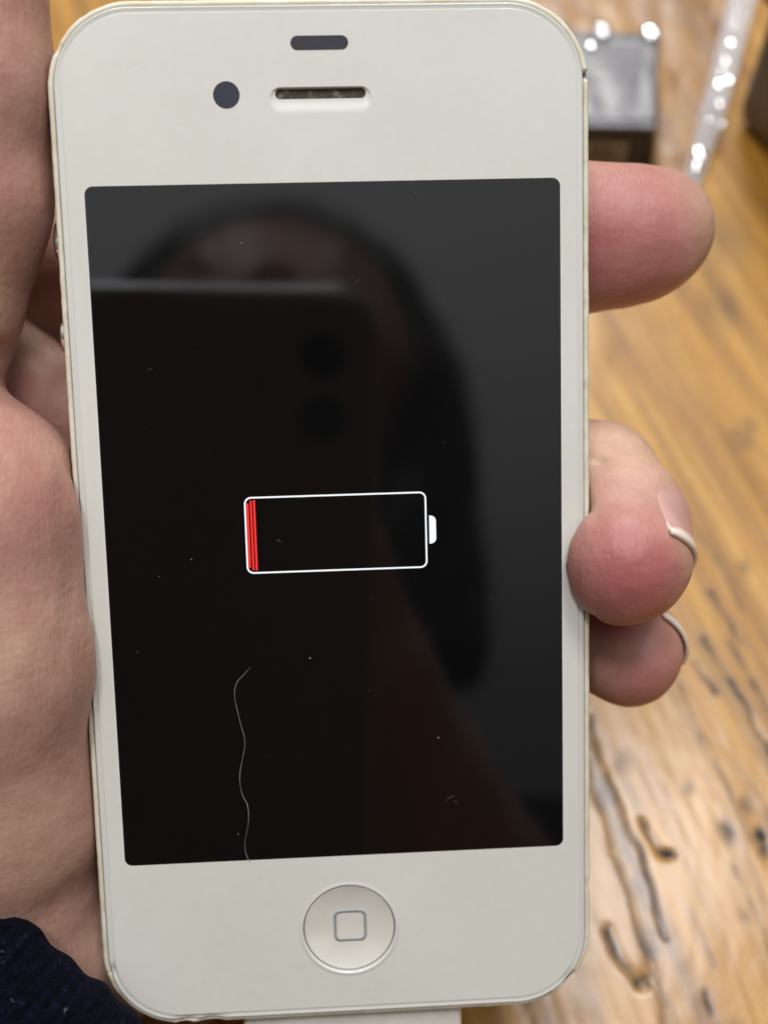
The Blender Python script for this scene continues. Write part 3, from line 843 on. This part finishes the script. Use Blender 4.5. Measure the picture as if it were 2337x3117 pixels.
# ------------------------------------------------------------------ sleeve: ribbed navy knit
M_knit, nt, b = new_mat("navy_knit", (0.012, 0.014, 0.032), 0.9, Specular_IOR_Level=0.08, Sheen_Weight=0.02, Sheen_Roughness=0.5)
b.inputs["Sheen Tint"].default_value = (0.45, 0.45, 0.7, 1)
kn = noise(nt, 900, 4, objco(nt), 0.7)
k0 = ramp(nt, kn, [(0.35, (0.0008, 0.0009, 0.003)), (0.6, (0.0028, 0.0031, 0.011)), (0.78, (0.018, 0.018, 0.055))])
lintm = ramp(nt, noise(nt, 330, 5, objco(nt), 0.7), [(0.66, (0, 0, 0)), (0.74, (1, 1, 1))])
k1 = mixc(nt, math_(nt, 'MULTIPLY', lintm, 0.5), k0, (0.22, 0.22, 0.34))
nt.links.new(k1, b.inputs["Base Color"])
bump(nt, b, kn, 1.0, 0.0012)
A0 = np.array([-36.4, -54.8, -13.0]); ad = np.array([-0.62, -0.58, 0.52]); ad /= np.linalg.norm(ad)
s1 = np.cross(ad, (0, 0, 1)); s1 /= np.linalg.norm(s1); s2 = np.cross(s1, ad)
L = []; nr = 1300
ang = np.arange(nr) * 2 * math.pi / nr
def sl(l, r, z=1.0, rib=0.55):
    rr2 = r + rib * np.abs(np.sin(ang * 54)) ** 0.7 - rib * 0.5 + 0.5 * vnoise(np.c_[np.cos(ang) * 3, np.sin(ang) * 3, np.full(nr, l * 0.11)])
    P = A0 + ad * l + rr2[:, None] * (np.outer(np.cos(ang), s1) * 1.08 + np.outer(np.sin(ang), s2) * 0.92)
    P[:, :] += ad * (0.5 * vnoise(np.c_[np.cos(ang) * 9, np.sin(ang) * 9, np.full(nr, 2.0)]))[:, None]
    return P
rows = [(16, 17.5), (6, 18.2), (2, 19), (0.4, 19.8), (0, 20.8), (0.5, 22.0), (1.6, 22.7)] + [(x, 22.8 + 0.05 * x + 0.5 * math.sin(x * 0.35)) for x in np.arange(3, 120, 1.2)]
L = [sl(l, r, rib=0.24 if i > 4 else 0.15) for i, (l, r) in enumerate(rows)]
V, F = loft(L)
slv = fixn(mk("sleeve", V, F, M_knit, None)); to_person(slv)

# ------------------------------------------------------------------ the rest of the person, seen only as a dim reflection
B = Field((-330, -640, -60), (330, -120, 600), 7.0)
B.cone((-150, -520, 285), (150, -520, 285), 62, 62, 40)
B.cone((0, -560, 270), (0, -580, 0), 120, 130, 50, flat=(0, 1, 0, 1.5))
B.cone((0, -520, 330), (0, -500, 350), 66, 62, 30)
B.cone((190, -515, 275), (235, -440, 130), 52, 44, 25)
B.cone((235, -440, 130), (66, -182, 128), 44, 31, 25)
B.cone((-190, -515, 275), (-245, -420, 110), 52, 44, 25)
B.cone((-245, -420, 110), (-130, -60, 68), 44, 30, 25)
V, F = B.mesh(); V = smooth_mesh(V, F, 2)
mk("sweater", V, F, M_knit, person, off=POFF)
c2w = lambda p: (p[0], p[1] * 0.857 - p[2] * 0.515, p[1] * 0.515 + p[2] * 0.857 + 173)
B = Field((-90, -240, 60), (110, -20, 220), 2.5)
B.cone(c2w((14, -82, 20)), c2w((26, -118, 28)), 15, 19, 6)
B.cone(c2w((26, -118, 28)), c2w((60, -180, 45)), 19, 24, 8)
B.cone(c2w((16, -80, 20)), c2w((9, -48, 19)), 10, 7.5, 5)
for q_, (y0, l_) in enumerate([(-66, 46), (-84, 50), (-102, 46), (-119, 36)]):
    B.cone(c2w((-20, y0 - 8, 22)), c2w((-66, y0 - 4, 14)), 8.5, 8, 4)
    B.cone(c2w((-66, y0 - 4, 14)), c2w((-69, y0, 4)), 8, 7, 3)
B.cone(c2w((14, -92, 24)), c2w((-24, -86, 24)), 13, 12, 6)
B.cone(c2w((20, -112, 26)), c2w((-20, -108, 26)), 13, 12, 6)
V, F = B.mesh(); V = smooth_mesh(V, F, 2)
mk("hand", V, F, M_skin, person, off=POFF, attrs={"redness": np.full(len(V), .15), "pale": np.zeros(len(V))})
HS = np.array((0, 38.0, 22.0))
B = Field((-140, -420, 280), (140, -130, 600), 4.0)
hc = np.array((-8, -285, 440.))
B.cone((-8, -300, 466), (-8, -300, 466), 84, 84, 0)
B.cone((-8, -278, 425), (-8, -290, 400), 68, 58, 25)
B.cone((-8, -262, 392), (-8, -264, 386), 34, 30, 25)
B.cone((-8, -335, 420), (-8, -440, 345), 52, 56, 30)
B.cone((-8, -222, 436), (-8, -203, 414), 7, 12, 10)
B.cone((-20, -222, 388), (4, -222, 388), 7, 7, 6)
for sx_ in (-1, 1):
    B.cone((-8 + sx_ * 84, -305, 445), (-8 + sx_ * 82, -300, 420), 14, 9, 6)
    B.cone((-8 + sx_ * 30, -226, 460), (-8 + sx_ * 32, -224, 458), 9, 9, 10)
V, F = B.mesh(); V = smooth_mesh(V, F, 2) + HS
nv = len(V)
mk("head", V, F, M_skin, person, off=POFF, attrs={"redness": np.full(nv, .4), "pale": np.zeros(nv)})
B = Field((-150, -440, 290), (150, -150, 620), 4.0)
B.cone((-8, -318, 482), (-8, -318, 482), 101, 101, 0)
B.cone((-82, -318, 440), (-86, -350, 300), 34, 30, 40)
B.cone((66, -318, 440), (70, -350, 300), 34, 30, 40)
B.cone((-70, -318, 430), (-64, -330, 350), 40, 30, 30)
B.cone((54, -318, 430), (48, -330, 350), 40, 30, 30)
B.cone((-8, -370, 420), (-8, -380, 350), 80, 60, 30)
s, (X, Y, Z) = B.region((-150, -330, 280), (150, -150, 620))
dface = np.sqrt(((X + 8) / 62) ** 2 + ((Z - 412) / 80) ** 2 + ((Y + 205) / 110) ** 2 * 1.0) * 62 - 62
B.sub(s, dface, 12)
V, F = B.mesh(); V = smooth_mesh(V, F, 1) + HS
M_hr, nt, b = new_mat("dark_hair", (0.012, 0.009, 0.008), 0.55)
nt.links.new(ramp(nt, noise(nt, 1.0, 3, objco(nt, (300, 300, 20))), [(0.3, (0.006, 0.005, 0.004)), (0.7, (0.022, 0.016, 0.012))]), b.inputs["Base Color"])
V = V + vnormals(V, F) * (vnoise(V * np.array([.12, .12, .02])) * 3)[:, None]
mk("hair", V, F, M_hr, person, off=POFF)
M_eye, nt, b = new_mat("eye", (0.5, 0.48, 0.45), 0.1)
for sx_ in (-1, 1):
    V, F = tube([(-8 + sx_ * 31, -218, 447), (-8 + sx_ * 31, -214, 446)], [8, 5], 16)
    mk("eye", np.array(V) + HS, F, M_eye, person, off=POFF)

# ------------------------------------------------------------------ the phone that takes the picture (reflected in the display)
CM = Matrix.Translation((0, 0, 0.173)) @ Matrix.Rotation(math.radians(31), 4, 'X')
cp = empty("camera_phone", CM)
tag(cp, "dark smartphone with two round lenses, seen mirrored in the black display", "smartphone")
M_cp, nt, b = new_mat("dark_phone_back", (0.10, 0.10, 0.105), 0.35)
nt.links.new(ramp(nt, noise(nt, 60, 2, objco(nt)), [(0.3, (0.20, 0.205, 0.21)), (0.7, (0.23, 0.235, 0.24))]), b.inputs["Base Color"])
M_cf, nt, b = new_mat("phone_side_frame", (0.62, 0.62, 0.66), 0.3, 1.0)
M_cl, nt, b = new_mat("phone_lens_glass", (0.003, 0.003, 0.003), 0.08)
cx, cy = -25.5, -61.0
fixn(mk("back_panel", *loft([z3(rr(36.4, 74.0, 9.8, 96, cx, cy), 2.2), z3(rr(36.9, 74.5, 10.2, 96, cx, cy), 2.8), z3(rr(36.9, 74.5, 10.2, 96, cx, cy), 9.5)], True, True), M_cp, cp, smooth=False))
fixn(mk("side_frame", *loft([z3(rr(36.6, 74.2, 10, 96, cx, cy), 2.0), z3(rr(37.8, 75.4, 11.2, 96, cx, cy), 2.4), z3(rr(38.2, 75.8, 11.6, 96, cx, cy), 5.5), z3(rr(37.0, 74.6, 10.4, 96, cx, cy), 9.4)]), M_cf, cp))
fixn(mk("camera_bump", *loft([z3(rr(12.0, 12.6, 5.5, 96, -3.6, -6.8), 2.3), z3(rr(11.6, 12.2, 5.2, 96, -3.6, -6.8), 1.3), z3(rr(11.2, 11.8, 5, 96, -3.6, -6.8), 1.1)], False, True), M_cp, cp, smooth=False))
for (x, y) in ((-0.2, 0.0), (-0.2, -13.8)):
    c_ = lambda r, z: np.array([(x + r * math.cos(t), y + r * math.sin(t), z) for t in np.arange(64) * 2 * math.pi / 64])
    lr = fixn(mk("lens_ring", *loft([c_(5.6, 1.2), c_(5.5, 0.75), c_(5.0, 0.7), c_(4.8, 0.9)]), M_cp, cp, smooth=False))
    fixn(mk("lens", *loft([c_(4.8, 0.95), c_(2.0, 1.0)], False, True), M_cl, lr, smooth=False))

# ------------------------------------------------------------------ small dark box under film, top right
hB = 15.0
bx = empty("small_box", loc=(0.045, 0.2, 0))
tag(bx, "small dark box with top painted grey with film glare and tan label lying under the clear film", "box")
fl = np.array((36.0, 186.8)); fr = np.array((54.9, 186.5)); br = np.array((59.2, 216.2)); bl = np.array((33.0, 217.0))
fl = np.array((28.0, 187.5)); bl = np.array((30.5, 217.5))
M_bt, nt, b = new_mat("glare_grey_top", (0.2, 0.2, 0.22), 0.5, Coat_Weight=0.4, Coat_Roughness=0.15)
nt.links.new(ramp(nt, noise(nt, 130, 4, objco(nt), 0.6), [(0.35, (0.11, 0.11, 0.12)), (0.55, (0.16, 0.16, 0.18)), (0.72, (0.22, 0.22, 0.25))]), b.inputs["Base Color"])  # cloudy glare of the film put into the base grey
M_bs, nt, b = new_mat("dark_box_card", (0.03, 0.024, 0.02), 0.6)
nt.links.new(ramp(nt, noise(nt, 300, 3, objco(nt)), [(0.3, (0.022, 0.017, 0.014)), (0.7, (0.042, 0.034, 0.03))]), b.inputs["Base Color"])
M_lb, nt, b = new_mat("tan_label", (0.34, 0.27, 0.17), 0.6)
vv = objco(nt, (1, 1, 1))
lbn = ramp(nt, noise(nt, 1.0, 3, objco(nt, (900, 200, 300)), 0.6), [(0.42, (0.10, 0.07, 0.05)), (0.56, (0.33, 0.26, 0.17))])
nt.links.new(lbn, b.inputs["Base Color"])
bo = np.array((45, 200))
fp = np.array([fl, fr, br, bl])
cen = fp.mean(0)
def quadring(s_, z): return z3(cen + (fp - cen) * s_ - bo, z)
fixn(mk("box_body", *loft([quadring(1, 0.35), quadring(1, hB - 0.55), quadring(0.99, hB - 0.5)], True, True), M_bs, bx, smooth=False))
fixn(mk("box_lid", *loft([quadring(1.012, hB - 0.5), quadring(1.012, hB - 0.15), quadring(1.0, hB)], True, True), M_bt, bx, smooth=False))
dfr = (fr - fl) / np.linalg.norm(fr - fl); nfr = np.array((dfr[1], -dfr[0]))
def onfront(u, z, d): q = fr - dfr * u + nfr * d - bo; return (q[0], q[1], z)
c4 = [(4.2, 10.9), (15.5, 10.9), (15.5, 3.5), (4.2, 3.5)]
V = [onfront(u, z, 0.05) for u, z in c4] + [onfront(u, z, 0.2) for u, z in c4]
fixn(mk("label_sticker", V, [(4, 5, 6, 7), (0, 1, 5, 4), (1, 2, 6, 5), (2, 3, 7, 6), (3, 0, 4, 7)], M_lb, bx, smooth=False))
M_ink, nt, b = new_mat("brown_ink", (0.07, 0.05, 0.04), 0.6)
bars = [(5.6, .5), (6.6, .35), (7.4, .7), (8.7, .4), (9.6, .6), (10.7, .35), (11.6, .8), (13.0, .5), (14.0, .4)]
Vb, Fb = [], []
for u, ww in bars:
    k = len(Vb); q = [(u, 9.6), (u + ww, 9.6), (u + ww, 5.4), (u, 5.4)]
    Vb += [onfront(a, z, 0.2) for a, z in q] + [onfront(a, z, 0.26) for a, z in q]
    Fb += [tuple(k + i for i in f) for f in ((4, 5, 6, 7), (0, 1, 5, 4), (1, 2, 6, 5), (2, 3, 7, 6), (3, 0, 4, 7))]
fixn(mk("printed_bars", Vb, Fb, M_ink, bx, smooth=False))

# ------------------------------------------------------------------ clear plastic bag over the box, with a crinkled sealed edge
bag = empty("plastic_bag", loc=(0.05, 0.21, 0))
tag(bag, "clear plastic bag with a crinkled glinting edge lying over the small dark box", "bag")
M_film = bpy.data.materials.new("clear_film"); M_film.use_nodes = True
nt = M_film.node_tree; nt.nodes.clear()
om = N(nt, "ShaderNodeOutputMaterial"); tr = N(nt, "ShaderNodeBsdfTransparent"); tr.inputs[0].default_value = (0.97, 0.97, 0.97, 1)
gs = N(nt, "ShaderNodeBsdfGlossy", Roughness=0.3); df_ = N(nt, "ShaderNodeBsdfDiffuse"); df_.inputs[0].default_value = (0.8, 0.78, 0.8, 1)
fr_ = N(nt, "ShaderNodeFresnel", IOR=1.5)
m1 = N(nt, "ShaderNodeMixShader"); m2 = N(nt, "ShaderNodeMixShader")
hz_ = ramp(nt, noise(nt, 90, 3, objco(nt)), [(0.35, (0.025,) * 3), (0.65, (0.11,) * 3)])
nt.links.new(hz_, m1.inputs[0]); nt.links.new(tr.outputs[0], m1.inputs[1]); nt.links.new(df_.outputs[0], m1.inputs[2])
nt.links.new(fr_.outputs[0], m2.inputs[0]); nt.links.new(m1.outputs[0], m2.inputs[1]); nt.links.new(gs.outputs[0], m2.inputs[2])
bpn = N(nt, "ShaderNodeBump", Strength=0.3, Distance=0.001); nt.links.new(noise(nt, 160, 3, objco(nt)), bpn.inputs["Height"])
nt.links.new(bpn.outputs[0], gs.inputs["Normal"]); nt.links.new(m2.outputs[0], om.inputs["Surface"])
M_seal, nt, b = new_mat("crinkled_seal", (0.97, 0.96, 1.0), 0.16, Specular_IOR_Level=1.0, Metallic=0.0)
b.inputs["Alpha"].default_value = 0.62
b.inputs["Metallic"].default_value = 0.15
bump(nt, b, noise(nt, 1300, 3, objco(nt), 0.6), 1.0, 0.0012)
M_glint, nt, b = new_mat("glint_metal", (0.95, 0.95, 0.97), 0.12, 0.95)  # silvery metal for the added beads that stand in for film glints
bump(nt, b, noise(nt, 500, 2, objco(nt), 0.6), 0.4, 0.0008)
# right edge of the sheet follows the sealed strip
edge = catmull([(58.5, 160), (62.5, 175), (65.1, 183.6), (68.5, 193.5), (72.7, 205.3), (77.9, 220.9), (84.1, 241.1), (93, 270), (100, 292)], 6)
nu, nv_ = 90, len(edge)
Vb = []
for j in range(nv_):
    ex, ey = edge[j]
    for i in range(nu):
        x = 12 + (ex - 12) * i / (nu - 1); y = ey
        Vb.append((x, y, 0))
Vb = np.array(Vb)
A_ = Vb[:, :2]
def inside_dist(P, poly):
    d = np.full(len(P), -1e9); mcen = poly.mean(0)
    for a, b_ in zip(poly, np.roll(poly, -1, 0)):
        e_ = b_ - a; nn = np.array((e_[1], -e_[0])); nn /= np.linalg.norm(nn)
        if (mcen - a) @ nn > 0: nn = -nn
        d = np.maximum(d, (P - a) @ nn)
    return d
dI = inside_dist(A_, fp)
zt = hB + 0.6
zz = np.where(dI < 0.6, zt, np.maximum(0.5, zt - (dI - 0.6) * 6.0))
zz = zz + np.abs(vnoise(np.c_[A_ / 7, np.zeros(len(A_))])) * np.where(dI < 1, 0.3, 0.55) + np.abs(vnoise(np.c_[A_ / 2.5, np.ones(len(A_))])) * 0.1
Vb[:, 2] = zz
I = np.arange(nu * nv_).reshape(nv_, nu)
F = np.c_[I[:-1, :-1].ravel(), I[:-1, 1:].ravel(), I[1:, 1:].ravel(), I[1:, :-1].ravel()]
zc = Vb[F].mean(1)
F = F[~((zc[:, 1] < 187.6) & (zc[:, 0] < 55.6))]
mk("film", Vb, F, M_film, bag, off=(50, 210, 0))
E2 = catmull(np.c_[edge[::6], 2.0 + 4.0 * np.clip((edge[::6, 1] - 180) / 60, 0, 1)], 24)
tE = np.gradient(E2, axis=0); tE /= np.linalg.norm(tE, axis=1)[:, None]
sE = np.cross(tE, (0, 0, 1)); sE /= np.linalg.norm(sE, axis=1)[:, None]
Vs = []; ns_ = 13
hw = np.interp(E2[:, 1], [160, 175, 190, 205, 250, 292], [0.5, 1.2, 2.0, 2.6, 3.3, 3.5])
for k in range(len(E2)):
    for j in range(ns_):
        u = (j / (ns_ - 1) - 0.5) * 2
        Vs.append(E2[k] + sE[k] * u * hw[k] + np.array((0, 0, 0.6 * (1 - u * u) + 0.75 * _tab[k % 64, j, 3] + 0.9 * math.sin(k * 0.9 + u * 2) * 0.5)))
Vs = np.array(Vs); I = np.arange(len(Vs)).reshape(len(E2), ns_)
F = np.c_[I[:-1, :-1].ravel(), I[:-1, 1:].ravel(), I[1:, 1:].ravel(), I[1:, :-1].ravel()]
mk("sealed_edge", Vs, F, M_seal, bag, smooth=False, off=(50, 210, 0))
# metallic beads added on box and strip to imitate glints of the film
for (x, y, z, r) in [(57.6, 215.0, hB + 1.0, 1.9), (47.0, 216.0, hB + 1.0, 2.1), (38.3, 216.2, hB + .8, 1.4), (48.6, 229, 2.5, 2.0), (44.5, 211.5, hB + .8, 1.1),
                     (84.5, 243, 5.5, 1.3), (81.2, 233, 5.5, 1.2), (79.6, 226, 5.3, 1.1), (77.6, 220, 5.2, 1.3), (74.8, 212.5, 5.0, 1.6), (77.4, 213.5, 5.0, 1.1), (73.8, 206.5, 4.6, 1.2), (71.0, 201.5, 4.4, 1.3), (73.4, 200, 4.3, 1.1), (67.8, 191.5, 3.8, 1.5), (66.6, 187.5, 3.6, 1.2), (83.2, 238, 5.5, 1.0), (75.9, 216.3, 5.1, 0.9)]:
    bm = bmesh.new(); bmesh.ops.create_icosphere(bm, subdivisions=3, radius=r)
    V = np.array([v.co for v in bm.verts]); bm.verts.index_update(); F = [tuple(v.index for v in f.verts) for f in bm.faces]; bm.free()
    V *= (1.0, 1.35, 0.55); V += V / np.linalg.norm(V, axis=1)[:, None] * vnoise(V * 1.1 + x)[:, None] * 0.4
    mk("glint_bead", V + (x, y, z), F, M_glint, bag, smooth=True, off=(50, 210, 0))

# ------------------------------------------------------------------ brown case at the far right
M_case, nt, b = new_mat("brown_leather", (0.07, 0.045, 0.022), 0.6)
nt.links.new(ramp(nt, noise(nt, 120, 4, objco(nt)), [(0.3, (0.12, 0.08, 0.034)), (0.7, (0.18, 0.125, 0.06))]), b.inputs["Base Color"])
bump(nt, b, noise(nt, 1500, 3, objco(nt)), 0.4, 0.0003)
case = empty("brown_case", loc=(0.129, 0.178, 0))
case.rotation_euler = (0, 0, math.radians(-61))
tag(case, "dark brown case standing in the top right corner beyond the plastic bag", "case")
V, F = box((0, 0, 26.4), (50, 32, 26), 5, 4)
mk("case_shell", V, F, M_case, case)
V, F = box((0, 0, 30.4), (50.4, 32.4, 0.7), 0.3, 1)
mk("case_seam", V, F, M_bs, case)
